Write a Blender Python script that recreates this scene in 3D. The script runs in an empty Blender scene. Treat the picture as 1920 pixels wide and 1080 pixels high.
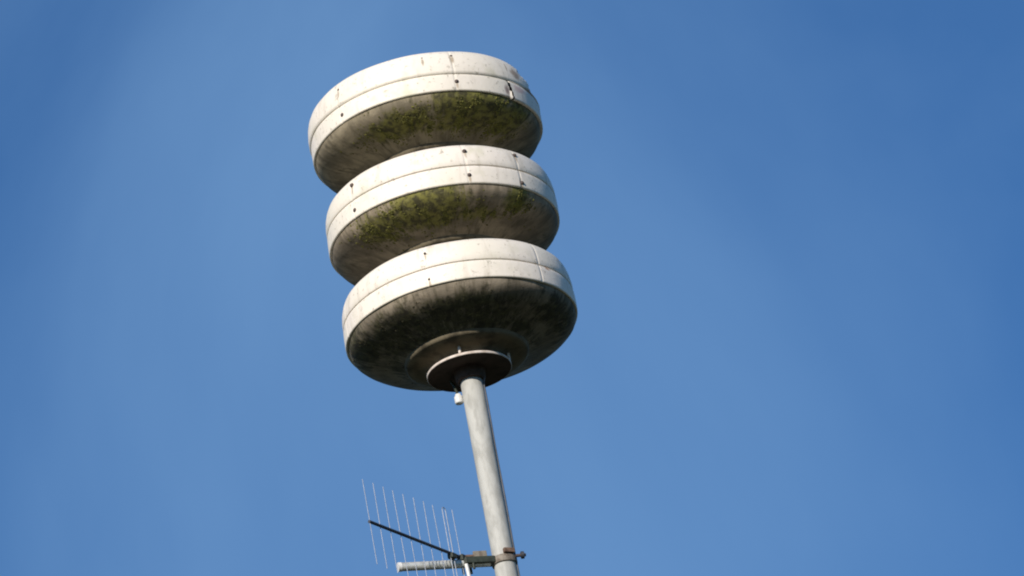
import bpy, bmesh, math, random
from mathutils import Vector, Matrix, noise

scene = bpy.context.scene
C = scene.collection
R = math.radians

# ------------------------------------------------------------------ camera, sky, sun, exposure
S = 0.40 / 219.0                      # metres per unit of the measured profile
ELEV = R(26.0)                        # the siren is seen from below at this angle
DIST = 25.0
EYE = 1.6
H = EYE + DIST * math.sin(ELEV)       # height of the lowest horn's rim
P = Vector((0, 0, H))
CAM = Vector((0, -DIST * math.cos(ELEV), EYE))

cam_d = bpy.data.cameras.new("camera")
cam = bpy.data.objects.new("camera", cam_d)
C.objects.link(cam)
roll = math.atan(0.184)
d = (P - CAM).normalized()
r0 = Vector((1, 0, 0))
u0 = r0.cross(d)
right = math.cos(roll) * r0 - math.sin(roll) * u0
up = math.sin(roll) * r0 + math.cos(roll) * u0
aim = P + (98 * right + 58 * up) * S
fwd = (aim - CAM).normalized()
right = (right - right.dot(fwd) * fwd).normalized()
up = right.cross(fwd)
M = Matrix((right, up, -fwd)).transposed().to_4x4()
M.translation = CAM
cam.matrix_world = M
cam_d.sensor_width = 36.0
cam_d.lens = 36.0 * DIST / (1920 * S)
cam_d.clip_start = 0.5
cam_d.clip_end = 20000
scene.camera = cam

SUN_EL, SUN_AZ = R(21.0), R(-24.0)    # azimuth measured from behind the camera, to its left
sun_dir = Vector((math.sin(SUN_AZ) * math.cos(SUN_EL), -math.cos(SUN_AZ) * math.cos(SUN_EL), math.sin(SUN_EL)))
sun_d = bpy.data.lights.new("sun", 'SUN')
sun_d.energy = 5.0
sun_d.angle = R(0.5)
sun_d.color = (1.0, 0.92, 0.82)
sun = bpy.data.objects.new("sun", sun_d)
C.objects.link(sun)
sun.rotation_euler = sun_dir.to_track_quat('Z', 'Y').to_euler()

world = bpy.data.worlds.new("World")
scene.world = world
world.use_nodes = True
nt = world.node_tree
nt.nodes.clear()
out = nt.nodes.new("ShaderNodeOutputWorld")
bg = nt.nodes.new("ShaderNodeBackground")
sky = nt.nodes.new("ShaderNodeTexSky")
sky.sky_type = 'NISHITA'
sky.sun_disc = False
sky.sun_elevation = SUN_EL
sky.sun_rotation = math.atan2(sun_dir.x, sun_dir.y)
sky.altitude = 200
sky.air_density = 1.0
sky.dust_density = 0.0
sky.ozone_density = 4.0
bg.inputs['Strength'].default_value = 0.086
# thin high cirrus, the same everywhere in the sky
tc = nt.nodes.new("ShaderNodeTexCoord")
mp = nt.nodes.new("ShaderNodeMapping")
mp.inputs['Location'].default_value = (0.716, -8.686, -7.473)
mp.inputs['Rotation'].default_value = (0.2, 0.5, 0.3)
mp.inputs['Scale'].default_value = (9, 6, 7)
nz = nt.nodes.new("ShaderNodeTexNoise")
nz.inputs['Scale'].default_value = 1.0
nz.inputs['Detail'].default_value = 6.0
nz.inputs['Roughness'].default_value = 0.5
nz.inputs['Distortion'].default_value = 0.4
cr = nt.nodes.new("ShaderNodeMapRange")
cr.inputs['From Min'].default_value = 0.43
cr.inputs['From Max'].default_value = 0.80
cr.inputs['To Min'].default_value = 0.0
cr.inputs['To Max'].default_value = 0.50
mixc = nt.nodes.new("ShaderNodeMix")
mixc.data_type = 'RGBA'
mixc.inputs['B'].default_value = (4.7, 5.6, 7.2, 1)
nt.links.new(tc.outputs['Generated'], mp.inputs['Vector'])
nt.links.new(mp.outputs['Vector'], nz.inputs['Vector'])
nt.links.new(nz.outputs['Fac'], cr.inputs['Value'])
nt.links.new(cr.outputs['Result'], mixc.inputs['Factor'])
nt.links.new(sky.outputs['Color'], mixc.inputs['A'])
gain = nt.nodes.new("ShaderNodeMix")      # deep polarised blue, over the whole sky alike
gain.data_type = 'RGBA'; gain.blend_type = 'MULTIPLY'
gain.inputs['Factor'].default_value = 1.0
gain.inputs['B'].default_value = (0.62, 0.95, 1.22, 1)
nt.links.new(mixc.outputs['Result'], gain.inputs['A'])
nt.links.new(gain.outputs['Result'], bg.inputs['Color'])
nt.links.new(bg.outputs['Background'], out.inputs['Surface'])

scene.view_settings.view_transform = 'Standard'
scene.view_settings.look = 'None'
scene.view_settings.exposure = 0.0
scene.view_settings.gamma = 1.0
scene.cycles.filter_width = 2.0          # the lens is a little soft
scene.view_settings.use_curve_mapping = False

# ------------------------------------------------------------------ materials
class NT:
    def __init__(self, name):
        self.m = bpy.data.materials.new(name)
        self.m.use_nodes = True
        self.t = self.m.node_tree
        self.bsdf = self.t.nodes["Principled BSDF"]
    def n(self, typ, **kw):
        nd = self.t.nodes.new(typ)
        for k, v in kw.items():
            setattr(nd, k, v)
        return nd
    def link(self, a, b): self.t.links.new(a, b)
    def val(self, sock, v):
        if isinstance(v, (int, float)): sock.default_value = v
        else: self.link(v, sock)
    def math(self, op, a, b=None, c=None, clamp=False):
        nd = self.n("ShaderNodeMath", operation=op, use_clamp=clamp)
        self.val(nd.inputs[0], a)
        if b is not None: self.val(nd.inputs[1], b)
        if c is not None: self.val(nd.inputs[2], c)
        return nd.outputs[0]
    def noise(self, vec, scale, detail=4, rough=0.55, dist=0.0):
        nd = self.n("ShaderNodeTexNoise")
        self.link(vec, nd.inputs['Vector'])
        nd.inputs['Scale'].default_value = scale
        nd.inputs['Detail'].default_value = detail
        nd.inputs['Roughness'].default_value = rough
        nd.inputs['Distortion'].default_value = dist
        return nd.outputs['Fac']
    def ramp(self, v, lo, hi, a=0.0, b=1.0):
        nd = self.n("ShaderNodeMapRange", interpolation_type='SMOOTHSTEP')
        self.val(nd.inputs['Value'], v)
        nd.inputs['From Min'].default_value = lo
        nd.inputs['From Max'].default_value = hi
        nd.inputs['To Min'].default_value = a
        nd.inputs['To Max'].default_value = b
        return nd.outputs['Result']
    def mix(self, f, a, b):
        nd = self.n("ShaderNodeMix", data_type='RGBA')
        self.val(nd.inputs['Factor'], f)
        for k, v in (('A', a), ('B', b)):
            if isinstance(v, tuple): nd.inputs[k].default_value = (*v, 1)
            else: self.link(v, nd.inputs[k])
        return nd.outputs['Result']
    def vec(self, x, y, z):
        nd = self.n("ShaderNodeCombineXYZ")
        for i, v in enumerate((x, y, z)): self.val(nd.inputs[i], v)
        return nd.outputs[0]
    def bump(self, h, strength, dist=0.004):
        nd = self.n("ShaderNodeBump")
        nd.inputs['Strength'].default_value = strength
        nd.inputs['Distance'].default_value = dist
        self.link(h, nd.inputs['Height'])
        self.link(nd.outputs[0], self.bsdf.inputs['Normal'])
    def polar(self):
        """object coordinates, angle from the camera side (radians, + to the right), streak coordinates"""
        tc = self.n("ShaderNodeTexCoord")
        sp = self.n("ShaderNodeSeparateXYZ")
        self.link(tc.outputs['Object'], sp.inputs[0])
        x, y, z = sp.outputs
        ang = self.math('ARCTAN2', x, self.math('MULTIPLY', y, -1.0))
        rad = self.math('SQRT', self.math('ADD', self.math('MULTIPLY', x, x), self.math('MULTIPLY', y, y)))
        return tc.outputs['Object'], ang, rad, z

def off(m, v, o):
    nd = m.n("ShaderNodeVectorMath", operation='ADD')
    m.link(v, nd.inputs[0]); nd.inputs[1].default_value = o
    return nd.outputs[0]

def shell_material(name, seed, rust_spots=(), tint=0.5, drips=()):
    """weathered cream fibreglass of the rim bands"""
    m = NT(name)
    obj, ang, rad, z = m.polar()
    o = off(m, obj, (seed * 3.1, seed * 1.7, seed * 0.9))
    streak = m.noise(m.vec(m.math('ADD', m.math('MULTIPLY', ang, 11.0), seed * 5.0), m.math('MULTIPLY', z, 6.0), seed), 1.0, 4, 0.6)
    fine = m.noise(o, 60.0, 4, 0.65)
    big = m.noise(o, 5.0, 3, 0.5)
    col = m.mix(m.ramp(big, 0.35, 0.7), (0.82, 0.74, 0.64), (0.78, 0.715, 0.60))
    col = m.mix(m.math('MULTIPLY', m.ramp(m.noise(o, 9.0, 3, 0.6), 0.55, 0.75), tint), col, (0.55, 0.52, 0.36))
    col = m.mix(m.math('MULTIPLY', m.ramp(streak, 0.52, 0.76), 0.5), col, (0.46, 0.40, 0.31))
    col = m.mix(m.math('MULTIPLY', m.ramp(fine, 0.575, 0.70), 0.6), col, (0.25, 0.22, 0.16))
    rust_spots = list(rust_spots) + [(a0 + 0.9, z0 - 9, 0.9, 13, (0.36, 0.28, 0.19)) for (a0, z0) in drips]
    for (a0, z0, ra, rz, c) in rust_spots:
        da = m.math('DIVIDE', m.math('SUBTRACT', ang, R(a0)), R(ra))
        dz = m.math('DIVIDE', m.math('SUBTRACT', z, z0 * S), rz * S)
        dd = m.math('SQRT', m.math('ADD', m.math('MULTIPLY', da, da), m.math('MULTIPLY', dz, dz)))
        dd = m.math('ADD', dd, m.math('MULTIPLY', m.math('SUBTRACT', m.noise(o, 35.0, 4, 0.6), 0.5), 1.6))
        col = m.mix(m.ramp(dd, 0.2, 1.0, 0.85, 0.0), col, c)
    m.link(col, m.bsdf.inputs['Base Color'])
    m.bsdf.inputs['Roughness'].default_value = 0.55
    m.bump(fine, 0.25, 0.003)
    return m.m

def bowl_material(name, seed, base, patches, streak_amt, green, dark_amt):
    """dirty underside: grey laminate with algae patches and dark streaks running down"""
    m = NT(name)
    obj, ang, rad, z = m.polar()
    o = off(m, obj, (seed * 2.3, seed * 4.1, seed))
    rn = m.math('DIVIDE', rad, 219 * S)                       # 1 at the rim, 0 at the axis
    sv = m.vec(m.math('ADD', m.math('MULTIPLY', ang, 13.0), seed * 7.0), m.math('MULTIPLY', rn, 3.0), seed)
    streak = m.noise(sv, 1.0, 5, 0.65, 0.3)
    sv2 = m.vec(m.math('ADD', m.math('MULTIPLY', ang, 26.0), seed * 3.0), m.math('MULTIPLY', rn, 9.0), seed)
    streak2 = m.noise(sv2, 1.0, 4, 0.7, 0.2)
    blot = m.noise(o, 17.0, 6, 0.68, 0.6)
    fine = m.noise(o, 70.0, 4, 0.7)
    col = m.mix(m.ramp(m.noise(o, 9.0, 4, 0.6, 0.5), 0.36, 0.62), base, tuple(v * 0.55 for v in base))
    col = m.mix(m.math('MULTIPLY', m.ramp(streak, 0.45, 0.72), streak_amt), col, (0.085, 0.070, 0.040))
    gm = None
    for (a0, r_0, ra, rr, w) in patches:
        da = m.math('DIVIDE', m.math('SUBTRACT', ang, R(a0)), R(ra))
        dr = m.math('DIVIDE', m.math('SUBTRACT', rn, r_0), rr)
        dd = m.math('SQRT', m.math('ADD', m.math('MULTIPLY', da, da), m.math('MULTIPLY', dr, dr)))
        f = m.ramp(dd, 0.15, 1.25, w, 0.0)
        gm = f if gm is None else m.math('MAXIMUM', gm, f)
    if gm is not None:
        edge = m.math('ADD', m.math('MULTIPLY', blot, 0.55), m.math('MULTIPLY', streak2, 0.45))
        g = m.ramp(m.math('ADD', gm, m.math('MULTIPLY', m.math('SUBTRACT', edge, 0.5), 3.4)), 0.30, 0.95)
        gcol = m.mix(m.ramp(m.noise(o, 40.0, 4, 0.6, 0.3), 0.40, 0.62), green, tuple(v * 0.22 for v in green))
        gcol = m.mix(m.ramp(fine, 0.55, 0.75), gcol, (0.21, 0.20, 0.085))
        col = m.mix(m.math('MULTIPLY', g, 0.92), col, gcol)
    dk = m.math('MULTIPLY', m.ramp(m.math('ADD', m.math('MULTIPLY', blot, 0.6), m.math('MULTIPLY', streak2, 0.4)), 0.50, 0.68), dark_amt)
    col = m.mix(dk, col, (0.050, 0.042, 0.024))
    col = m.mix(m.math('MULTIPLY', m.ramp(fine, 0.62, 0.78), 0.45), col, (0.05, 0.045, 0.03))
    m.link(col, m.bsdf.inputs['Base Color'])
    m.bsdf.inputs['Roughness'].default_value = 0.85
    m.bump(m.math('ADD', fine, blot), 0.35, 0.004)
    return m.m

def plain(name, base, var=None, rough=0.6, metal=0.0, scale=30.0, bump=0.2, stretch=None):
    m = NT(name)
    tc = m.n("ShaderNodeTexCoord")
    v = tc.outputs['Object']
    if stretch:
        mpn = m.n("ShaderNodeMapping")
        m.link(v, mpn.inputs['Vector']); mpn.inputs['Scale'].default_value = stretch
        v = mpn.outputs[0]
    f = m.noise(v, scale, 5, 0.62)
    col = m.mix(m.ramp(f, 0.40, 0.68), base, var or tuple(c * 0.7 for c in base))
    m.link(col, m.bsdf.inputs['Base Color'])
    m.bsdf.inputs['Roughness'].default_value = rough
    m.bsdf.inputs['Metallic'].default_value = metal
    m.bump(f, bump, 0.002)
    return m.m

MAT = {}
MAT['neck'] = plain('dirty_brown_laminate', (0.16, 0.13, 0.082), (0.055, 0.044, 0.026), 0.85, 0, 16)
MAT['recess'] = plain('sooty_recess', (0.07, 0.045, 0.036), (0.035, 0.024, 0.018), 0.9, 0, 20)  # near-black colour carries the shade under the flange
MAT['flange'] = plain('pale_painted_flange', (0.66, 0.58, 0.52), (0.48, 0.40, 0.34), 0.6, 0, 40)
MAT['cover'] = plain('weathered_cover', (0.40, 0.37, 0.30), (0.24, 0.22, 0.16), 0.7, 0, 12)
MAT['bolt'] = plain('dark_rusty_bolt', (0.075, 0.055, 0.05), (0.13, 0.085, 0.06), 0.6, 0.2, 200)
MAT['drum'] = plain('rusty_inner_drum', (0.55, 0.38, 0.28), (0.33, 0.21, 0.14), 0.85, 0, 18)
MAT['groove'] = plain('grey_joint_gasket', (0.42, 0.39, 0.33), (0.30, 0.27, 0.22), 0.8, 0, 40)
MAT['mast'] = plain('galvanised_mast', (0.455, 0.45, 0.415), (0.34, 0.335, 0.305), 0.7, 0.0, 14, 0.15, (3, 3, 1))
MAT['collar'] = plain('tarnished_collar', (0.24, 0.21, 0.17), (0.13, 0.10, 0.075), 0.7, 0.2, 60)
MAT['cable'] = plain('grey_cable', (0.10, 0.105, 0.12), (0.06, 0.065, 0.075), 0.6, 0, 30)
MAT['galv'] = plain('galvanised_steel', (0.66, 0.66, 0.62), (0.42, 0.43, 0.40), 0.42, 0.35, 60)
MAT['alu'] = plain('aluminium_rod', (0.34, 0.36, 0.40), (0.25, 0.27, 0.31), 0.5, 0.5, 80)
MAT['dark'] = plain('dark_green_black_clamp', (0.030, 0.038, 0.026), (0.015, 0.02, 0.013), 0.6, 0.0, 60)
MAT['boom'] = plain('dark_grey_boom', (0.055, 0.06, 0.075), (0.035, 0.037, 0.045), 0.6, 0.2, 60)
MAT['rust'] = plain('rusty_steel', (0.20, 0.125, 0.085), (0.10, 0.06, 0.04), 0.8, 0.1, 50)
MAT['moss'] = plain('olive_moss', (0.165, 0.158, 0.03), (0.05, 0.048, 0.013), 0.95, 0, 45)
MAT['moss_brown'] = plain('brown_lichen', (0.075, 0.066, 0.03), (0.03, 0.026, 0.013), 0.95, 0, 45)
MAT['white'] = plain('white_plastic', (0.72, 0.71, 0.68), (0.60, 0.58, 0.54), 0.45, 0, 60)
MAT['ground'] = plain('dark_grass_ground', (0.036, 0.044, 0.016), (0.055, 0.048, 0.026), 0.95, 0, 0.7, 0.3)

# ------------------------------------------------------------------ mesh helpers
def link(name, mesh, mat, parent=None):
    o = bpy.data.objects.new(name, mesh)
    if mat: mesh.materials.append(mat)
    C.objects.link(o)
    if parent: o.parent = parent
    return o

def empty(name, loc, label, cat, group=None):
    o = bpy.data.objects.new(name, None)
    o.empty_display_size = 0.1
    C.objects.link(o)
    o.location = loc
    o['label'] = label; o['category'] = cat
    if group: o['group'] = group
    return o

def lathe(prof, seg=160, keep=None, wobble=0.0, seed=0, closed=False, thick=None, shift=None):
    """revolve (r, z) pairs given in profile units; keep(angle, z) drops faces, angle 0 faces the camera, + right"""
    bm = bmesh.new()
    rings = []
    for (r, z) in prof:
        ring = []
        for i in range(seg):
            a = 2 * math.pi * i / seg
            rr, zz = r, z
            if wobble:
                q = Vector((math.cos(a) * 2.2, math.sin(a) * 2.2, z * 0.02 + seed * 9.7))
                rr += wobble * noise.noise(q) * min(1.0, r / 60.0)
                zz += 0.6 * wobble * noise.noise(q + Vector((31, 7, 3)))
            if shift:
                dr, dz = shift(math.degrees(a), z)
                rr += dr; zz += dz
            ring.append(bm.verts.new((rr * S * math.sin(a), -rr * S * math.cos(a), zz * S)))
        rings.append(ring)
    n = len(prof)
    for j in range(n if closed else n - 1):
        k = (j + 1) % n
        zm = 0.5 * (prof[j][1] + prof[k][1])
        for i in range(seg):
            i2 = (i + 1) % seg
            if keep:
                a = 360.0 * (i + 0.5) / seg
                a = a - 360 if a > 180 else a
                if not keep(a, zm): continue
            f = bm.faces.new((rings[j][i], rings[j][i2], rings[k][i2], rings[k][i]))
            f.smooth = True
    loose = [v for v in bm.verts if not v.link_faces]
    bmesh.ops.delete(bm, geom=loose, context='VERTS')
    if thick:
        bmesh.ops.recalc_face_normals(bm, faces=bm.faces[:])
        bmesh.ops.solidify(bm, geom=bm.faces[:], thickness=thick * S)
    bmesh.ops.recalc_face_normals(bm, faces=bm.faces[:])
    me = bpy.data.meshes.new("lathe")
    bm.to_mesh(me); bm.free()
    return me

def tube(pts, rad, seg=12, cap=True):
    """round tube through world-unit points"""
    bm = bmesh.new()
    pts = [Vector(p) for p in pts]
    rings = []
    prev = None
    for i, p in enumerate(pts):
        t = (pts[min(i + 1, len(pts) - 1)] - pts[max(i - 1, 0)]).normalized()
        if prev is None:
            a = t.orthogonal().normalized()
        else:
            a = (prev - prev.dot(t) * t).normalized()
        prev = a
        b = t.cross(a)
        rings.append([bm.verts.new(p + rad * (math.cos(2 * math.pi * k / seg) * a + math.sin(2 * math.pi * k / seg) * b)) for k in range(seg)])
    for j in range(len(rings) - 1):
        for k in range(seg):
            f = bm.faces.new((rings[j][k], rings[j][(k + 1) % seg], rings[j + 1][(k + 1) % seg], rings[j + 1][k]))
            f.smooth = True
    if cap:
        for f in (bm.faces.new(rings[0][::-1]), bm.faces.new(rings[-1])):
            for e in f.edges: e.smooth = False
    bmesh.ops.recalc_face_normals(bm, faces=bm.faces[:])
    me = bpy.data.meshes.new("tube")
    bm.to_mesh(me); bm.free()
    return me

def block(size, bevel=0.002, mat4=None):
    bm = bmesh.new()
    bmesh.ops.create_cube(bm, size=1.0)
    bmesh.ops.scale(bm, vec=size, verts=bm.verts)
    bmesh.ops.bevel(bm, geom=bm.edges[:], offset=bevel, segments=2, profile=0.5, affect='EDGES')
    if mat4: bmesh.ops.transform(bm, matrix=mat4, verts=bm.verts)
    me = bpy.data.meshes.new("block")
    bm.to_mesh(me); bm.free()
    return me

def pol(r, deg, z):
    a = R(deg)
    return Vector((r * S * math.sin(a), -r * S * math.cos(a), z * S))

# ------------------------------------------------------------------ ground
bm = bmesh.new()
N = 48
gv = [[bm.verts.new(((i / N - 0.5) * 6000, (j / N - 0.5) * 6000, 0)) for j in range(N + 1)] for i in range(N + 1)]
for i in range(N):
    for j in range(N):
        bm.faces.new((gv[i][j], gv[i + 1][j], gv[i + 1][j + 1], gv[i][j + 1]))
me = bpy.data.meshes.new("ground"); bm.to_mesh(me); bm.free()
ground = link('ground', me, MAT['ground'])
ground['kind'] = 'structure'

# ------------------------------------------------------------------ mast
MAST_R = 20.8
MAST_TOP = -111.0                      # profile units below the lowest rim
mast = empty('siren_mast', (0, 0, 0), 'long pale grey round steel mast carrying the three stacked siren horns', 'mast')
mz = H + MAST_TOP * S
tube_prof = [(0.01, 0), (MAST_R, 0)] + [(MAST_R, k * mz / S / 40) for k in range(1, 40)] + [(MAST_R, mz / S), (0.01, mz / S)]
link('mast_tube', lathe(tube_prof, 48), MAT['mast'], mast)
link('base_plate', lathe([(0.01, 2), (110, 2), (110, 12), (104, 14), (25, 14)], 48), MAT['galv'], mast)
gl = link('cable_gland', lathe([(0.01, -9), (7, -9), (8, -7), (8, 5), (5.5, 7), (5.5, 10), (0.01, 10)], 20), MAT['white'], mast)
gl.location = Vector((0, 0, H)) + pol(29, -93, -163)
cb = link('cable', tube([Vector((0, 0, H)) + pol(29, -93, -154), Vector((0, 0, H)) + pol(32, -100, -140), Vector((0, 0, H)) + pol(36, -112, -126), Vector((0, 0, H)) + pol(44, -120, -114)], 2.6 * S, 10), MAT['dark'], mast)

cpts = []
for q in range(0, 60):
    zz = -140 - q * 22
    cpts.append(Vector((0, 0, H)) + pol(MAST_R + 1.6 + 0.4 * math.sin(q * 0.7), 84 + 3 * math.sin(q * 0.31), zz))
link('down_cable', tube([Vector((0, 0, H)) + pol(27, 80, -128)] + cpts, 1.6 * S, 8), MAT['cable'], mast)  # added cable, draws the dark shadow-side edge of the mast

# ------------------------------------------------------------------ siren
GAP = 198.0
siren = empty('siren', (0, 0, H - 115 * S), 'warning siren of three stacked cream mushroom-shaped horns on top of the mast', 'siren')

LOWER = [(208, -24), (214, -27), (218.6, -27.4), (220.1, -26.2), (220.4, -22), (220.3, -4), (219.8, 5), (218.6, 8.8), (214, 9.1)]
UPPER = [(214, 10.6), (218.3, 10.9), (219.3, 12.5), (219.0, 24), (217.2, 36), (214.4, 46), (210.0, 55), (203.5, 61.5), (196, 65.5), (188, 68)]
BOWL = [(216.0, -25.5), (215.4, -30), (212.5, -37.5), (206, -44.5), (196, -51), (182, -57.5), (164, -63.5), (142, -71), (126, -77.5), (118, -81)]
NECK = [(118.5, -79.5), (117.3, -86), (113, -89), (98, -91), (86, -92.5), (77, -94.5), (72, -99), (70, -103), (69, -107.5)]
FLANGE = [(66, -107.2), (79, -107.6), (80.3, -109), (80.3, -112.6), (79.4, -113.6), (78.6, -113), (77.8, -110), (66, -109)]
RECESS = [(79, -113.5), (77.8, -112.8), (74, -111.6), (60, -111), (20, -110.5)]
SHADE_SLEEVE = [(30, -109), (29, -120), (27, -131), (25, -132.5), (21, -132.5)]
COVER = [(196, 63.5), (188, 69), (160, 74), (120, 79), (90, 81.5), (60, 82.4), (26, 82.5)]
COVER_TOP = [(196, 63.5), (188, 69), (160, 75), (120, 82), (80, 87), (40, 89.5), (0.2, 90)]
GROOVE = [(214.6, 6), (216.6, 8.0), (216.6, 12.0), (214.6, 14)]

GREEN = (0.19, 0.178, 0.034)
PATCHES = [[(-40, 0.86, 40, 0.18, 0.9), (4, 0.83, 55, 0.17, 1.0), (-10, 0.70, 110, 0.2, 0.95), (-75, 0.88, 34, 0.24, 0.95), (75, 0.86, 45, 0.24, 0.9), (-10, 0.6, 180, 0.14, 0.9)],  # lowest horn: grime, plus shade painted in towards neck and sides
           [(-6, 0.87, 30, 0.28, 1.5), (-38, 0.84, 22, 0.2, 1.1), (46, 0.92, 12, 0.14, 1.15), (16, 0.76, 40, 0.12, 0.9)],
           [(30, 0.88, 30, 0.30, 1.5), (-14, 0.80, 32, 0.18, 1.35), (58, 0.84, 20, 0.25, 1.1), (10, 0.72, 40, 0.12, 0.85)]]
bowl_mats = [
    bowl_material('brown_grimy_underside', 1.0, (0.285, 0.235, 0.17), PATCHES[0], 0.85, (0.058, 0.055, 0.020), 0.85),
    bowl_material('mossy_underside', 2.6, (0.325, 0.262, 0.185), PATCHES[1], 0.65, GREEN, 0.85),
    bowl_material('algae_streaked_underside', 4.3, (0.325, 0.27, 0.18), PATCHES[2], 0.65, GREEN, 0.85),
]
bolts = [[(-12, -14), (-12, 42), (96, -12), (140, -12), (-140, -12)],
         [(16.6, 42), (16.6, -11), (46, 45), (46, -17), (-46, 42), (-46, -12), (106, 42), (-106, 42)],
         [(19, 48), (19, -9), (4, 47), (50, 47), (-43, 42), (-43, -12), (-106, 42), (130, 42)]]
shell_mats = [
    shell_material('cream_shell_clean', 1.0, [(54, 6, 3.2, 6, (0.42, 0.20, 0.085))], 0.3, bolts[0][:2]),
    shell_material('cream_shell_spotted', 2.0, [(46, 44, 1.4, 7, (0.2, 0.15, 0.12)), (46, -18, 1.3, 16, (0.14, 0.10, 0.06))], 0.5, bolts[1][:5]),
    shell_material('cream_shell_damaged', 3.0, [(57, 30, 5, 18, (0.34, 0.24, 0.16)), (58, -4, 6, 12, (0.66, 0.46, 0.40)), (70, 8, 12, 7, (0.40, 0.26, 0.18)), (48.5, -14, 2.2, 15, (0.2, 0.13, 0.11)), (19, 40, 1.1, 24, (0.42, 0.36, 0.27))], 0.65, bolts[2][:5]),
]
labels = ['lowest horn with a brown grimy underside above the mast',
          'middle horn with a green mossy underside',
          'top horn with a broken rim on its right']
def bite(a, z):                        # what is left of the broken upper band of the top horn
    if z < 12: return True
    left = 72 - (z - 14) * 0.38 + 2.2 * math.sin(z * 0.3)
    right = 104 + 4 * math.sin(z * 0.23 + 1)
    return not (left < a < right)

def fine(prof, n=3):
    o = []
    for (a, b) in zip(prof, prof[1:]):
        for k in range(n): o.append((a[0] + (b[0] - a[0]) * k / n, a[1] + (b[1] - a[1]) * k / n))
    return o + [prof[-1]]

SEAMS = [(-12, 48, -72), (16.6, 46, -46), (19, -43)]
def seam_shift(k):
    def f(a, z):
        a = a - 360 if a > 180 else a
        dr = dz = 0.0
        for s0 in SEAMS[k]:
            if abs(a - s0) < 0.32: dr -= 1.3
            elif 0 < s0 - a < 7: dr += 0.12
        if k == 2 and z < 10 and 50.5 < a < 112:      # past the crack the lower band has sprung outwards and dropped
            w = min(1, (112 - a) / 50)
            dr += 2.6 * w; dz -= 3.0 * w
        return dr, dz
    return f

bolt_me = None
for k in range(3):
    sm = shell_mats[k]
    h = link('horn', lathe(fine(BOWL, 2), 160, wobble=1.6, seed=k), bowl_mats[k], siren)
    h.location = (0, 0, (115 + GAP * k) * S)
    h['label'] = labels[k]
    sh = seam_shift(k)
    link('lower_rim_band', lathe(fine(LOWER, 2), 600, wobble=1.3, seed=k + 5, shift=sh,
         keep=(lambda a, z: not (49.8 < a + 0.07 * z < 50.9)) if k == 2 else None), sm, h)
    if k < 2:
        link('upper_rim_band', lathe(UPPER, 600, wobble=1.3, seed=k + 5, shift=sh), sm, h)
    else:
        link('upper_rim_band', lathe(fine(UPPER, 4), 600, keep=bite, wobble=1.3, seed=k + 5, thick=-3.0, shift=sh), sm, h)
        link('inner_drum', lathe([(186, 67), (198, 61), (205, 50), (207, 36), (206, 20), (207, 12), (211, 8), (212, -22)], 128, wobble=2.0, seed=3), MAT['drum'], h)
    link('joint_gasket', lathe(GROOVE, 128, wobble=1.3, seed=k + 5, keep=(lambda a, z: not (56 < a < 106)) if k == 2 else None), MAT['groove'], h)
    link('top_cover', lathe(COVER_TOP if k == 2 else COVER, 128, wobble=1.0, seed=k,
                            keep=(lambda a, z: not (58 < a < 102 and z < 69)) if k == 2 else None), MAT['cover'], h)
    link('neck', lathe(NECK, 96, wobble=1.2, seed=k), MAT['neck'], h)
    link('flange', lathe(FLANGE, 96, closed=True), MAT['flange'], h)
    link('recess', lathe(RECESS, 64), MAT['recess'], h)
    if k == 0: link('mast_socket', lathe(SHADE_SLEEVE, 48), MAT['recess'], h)  # added dark sleeve, stands in for shade on the mast top
    st = None
    for a in (-8, 82, 172, 262):
        if st is None: st = tube([(0, 0, -1 * S), (0, 0, 17 * S)], 2.8 * S, 10)
        o = bpy.data.objects.new('stud_bolt', st)
        if not st.materials: st.materials.append(MAT['flange'])
        C.objects.link(o); o.parent = h
        o.location = pol(78.0, a, -108)
    for (a, z) in bolts[k]:
        if bolt_me is None:
            bolt_me = lathe([(0.01, 3.2), (2.6, 3.0), (3.0, 2.2), (3.0, 1.2), (4.6, 1.1), (4.8, 0.2), (4.8, -2), (0.01, -2)], 14)
            bolt_me.materials.append(MAT['bolt'])
        o = bpy.data.objects.new('rim_bolt', bolt_me)
        C.objects.link(o); o.parent = h
        prof = UPPER if z > 10 else LOWER
        rr = max(r for r, zz in prof if abs(zz - z) < 9)
        tilt = R(90 - (20 if z > 40 else 8 if z > 20 else 0))
        o.location = pol(rr - 0.3, a + 0.9, z)
        o.rotation_euler = (Matrix.Rotation(R(a), 3, 'Z') @ Matrix.Rotation(tilt, 3, 'X')).to_euler()
        o.scale = (0.85, 0.85, 0.85) if k else (0.5, 0.5, 0.6)

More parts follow.
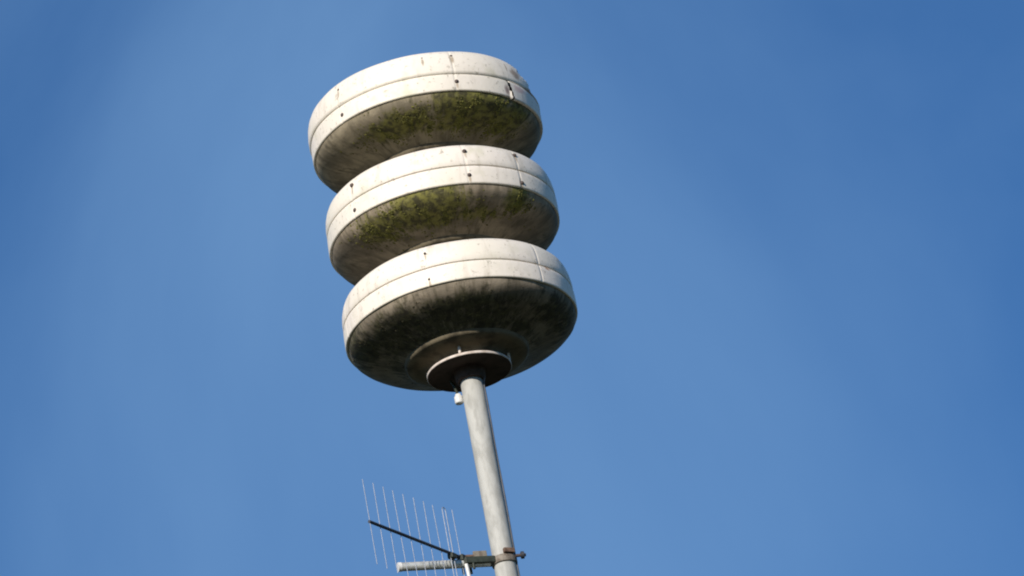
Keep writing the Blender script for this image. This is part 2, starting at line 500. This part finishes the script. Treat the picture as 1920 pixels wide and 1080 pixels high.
# clumps of moss clinging to the undersides, too small to pick apart
def bowl_point(rn, deg):
    r = rn * 219
    for (a, b) in zip(BOWL, BOWL[1:]):
        if b[0] <= r <= a[0]:
            t = (r - b[0]) / (a[0] - b[0])
            z = b[1] + t * (a[1] - b[1])
            sl = Vector((a[0] - b[0], a[1] - b[1])).normalized()
            nrm = Vector((sl.y, -sl.x))           # outwards and down
            q = R(deg)
            return pol(r, deg, z), Vector((nrm.x * math.sin(q), -nrm.x * math.cos(q), nrm.y))
    return None
for k in range(3):
    rg = random.Random(40 + k)
    bm = bmesh.new()
    made = 0
    tries = 0
    while made < (400, 1500, 1500)[k] and tries < 20000:
        tries += 1
        a0, rc, ra, rr, w = rg.choice(PATCHES[k])
        a = a0 + rg.gauss(0, 0.5) * ra
        rn = rc + rg.gauss(0, 0.45) * rr
        hit = bowl_point(rn, a)
        if hit is None: continue
        p, nn = hit
        if noise.fractal(Vector((R(a) * 13 + k * 5, rn * 5, k * 3.3)), 1.0, 2.0, 4) < 0.10: continue
        size = rg.uniform(0.0012, 0.0034) * (0.7 if k == 0 else 1.0)
        m4 = Matrix.Translation(p) @ nn.to_track_quat('Z', 'Y').to_matrix().to_4x4() @ Matrix.Rotation(rg.uniform(0, 6.28), 4, 'Z') @ Matrix.Diagonal((size * rg.uniform(0.8, 1.9), size, size * 0.75, 1))
        g = bmesh.ops.create_icosphere(bm, subdivisions=1, radius=1.0, matrix=m4)
        for v in g['verts']: v.co += Vector((rg.uniform(-1, 1), rg.uniform(-1, 1), rg.uniform(-1, 1))) * size * 0.25
        made += 1
    me = bpy.data.meshes.new('moss'); bm.to_mesh(me); bm.free()
    o = link('moss', me, MAT['moss_brown'] if k == 0 else MAT['moss'], [c for c in siren.children if abs(c.location.z - (115 + GAP * k) * S) < 1e-4][0])
    o['kind'] = 'stuff'

# ------------------------------------------------------------------ antenna bracket on the mast
AZ = -507.0                             # height of the arm below the lowest rim, profile units
Aw = lambda x, t, z=0.0: Vector((x * S, -t * S, H + (AZ + z) * S))   # x to the right, t towards the camera
adir = Vector((-189, -62, 0)).normalized()
ang_arm = math.atan2(adir.y, adir.x)
arm = empty('antenna_bracket', (0, 0, H + AZ * S), 'horizontal galvanised bracket tube with dark clamp reaching left from the mast', 'bracket')
def under(root, name, me, mat):
    o = link(name, me, mat, root)
    me.transform(Matrix.Translation(-root.location))
    return o
under(arm, 'arm_tube', tube([Aw(-27, 10), Aw(-189, 62)], 8.2 * S, 20), MAT['galv'])
rot = Matrix.Rotation(ang_arm, 4, 'Z')
under(arm, 'clamp_block', block((58 * S, 24 * S, 13 * S), 0.003, Matrix.Translation(Aw(-46, 17, 2)) @ rot), MAT['dark'])
under(arm, 'clamp_plate', block((26 * S, 5 * S, 26 * S), 0.002, Matrix.Translation(Aw(-42, 8, 14)) @ rot), MAT['collar'])
# pipe collar round the mast with its rusty bolt lugs
link('collar', lathe([(21.2, -7), (23.5, -7), (24, -6), (24, 6), (23.5, 7), (21.2, 7)], 48, closed=True), MAT['collar'], arm).location = (0, 0, 0)
under(arm, 'lug', block((22 * S, 8 * S, 9 * S), 0.002, Matrix.Translation(Aw(12, 21, 12)) @ Matrix.Rotation(R(30), 4, 'Z')), MAT['rust'])
under(arm, 'clamp_bolt', tube([Aw(22, 14, 2), Aw(41, 10, 2)], 3.0 * S, 10), MAT['bolt'])
under(arm, 'bolt_nut', tube([Aw(32, 12, 2), Aw(38, 11, 2)], 7.0 * S, 6), MAT['boom'])
def ubolt(x, t, z, r, leg):
    p = [Vector((math.cos(R(a)) * r, 0, math.sin(R(a)) * r)) for a in range(0, 181, 20)]
    p = [Vector((r, 0, -leg))] + p + [Vector((-r, 0, -leg))]
    m4 = Matrix.Translation(Aw(x, t, z)) @ rot @ Matrix.Rotation(R(90), 4, 'Z')
    return tube([m4 @ (v * S) for v in p], 2.4 * S, 8)
under(arm, 'u_bolt', ubolt(-74, 24, 0, 10.5, 16), MAT['dark'])
under(arm, 'u_bolt', ubolt(-60, 20, 0, 10.5, 16), MAT['dark'])
under(arm, 'rust_washer', block((16 * S, 12 * S, 4 * S), 0.001, Matrix.Translation(Aw(-62, 22, 13)) @ rot), MAT['rust'])
under(arm, 'end_cap', tube([Aw(-188, 61.7), Aw(-194, 63.6)], 8.8 * S, 20), MAT['white'])

# ------------------------------------------------------------------ yagi antenna
b0, b1 = Vector((-74, 24)), Vector((-228, 259))
bd = (b1 - b0).normalized()
yagi = empty('yagi_antenna', Aw(b0.x, b0.y, 8), 'small directional antenna with many thin upright rods on a dark boom left of the mast', 'antenna')
rear = b0 - bd * 10
under(yagi, 'boom', tube([Aw(rear.x, rear.y, 12), Aw(b1.x, b1.y, 12)], 3.0 * S, 10), MAT['boom'])
n = 10
for i in range(n):
    f = i / (n - 1)
    q = b0 + bd * (6 + 273 * f)
    hl = 93 - 7 * f if i else 98
    tilt = random.Random(i).uniform(-1.2, 1.2)
    if i == 1: continue
    under(yagi, 'element_rod', tube([Aw(q.x + tilt, q.y, 12 - hl), Aw(q.x - tilt, q.y, 12 + hl)], 0.65 * S, 8), MAT['alu'])
# folded dipole with its feed box
q = b0 + bd * 34
for t in (0,):
    hl, w = 90, 5.0
    pts = []
    for a in range(0, 181, 20): pts.append(Vector((math.cos(R(a)) * w, math.sin(R(a)) * w + hl)))
    for a in range(180, 361, 20): pts.append(Vector((math.cos(R(a)) * w, math.sin(R(a)) * w - hl)))
    pts.append(pts[0])
    w3 = [Aw(q.x + bd.x * p.x, q.y + bd.y * p.x, 12 + p.y) for p in pts]
    under(yagi, 'folded_dipole', tube(w3, 0.85 * S, 8, cap=False), MAT['alu'])
under(yagi, 'feed_box', block((14 * S, 12 * S, 10 * S), 0.002, Matrix.Translation(Aw(q.x, q.y, 7)) @ Matrix.Rotation(math.atan2(-bd.y, bd.x), 4, 'Z')), MAT['dark'])
under(yagi, 'boom_clamp', block((18 * S, 14 * S, 12 * S), 0.002, Matrix.Translation(Aw(b0.x + bd.x * 2, b0.y + bd.y * 2, 10)) @ Matrix.Rotation(math.atan2(-bd.y, bd.x), 4, 'Z')), MAT['dark'])
under(yagi, 'feed_cable', tube([Aw(-70, 34, -6), Aw(-69, 35, -20), Aw(-68, 35, -60), Aw(-50, 30, -150), Aw(-30, 20, -220), Aw(-27, 10, -400)], 3.6 * S, 10), MAT['white'])
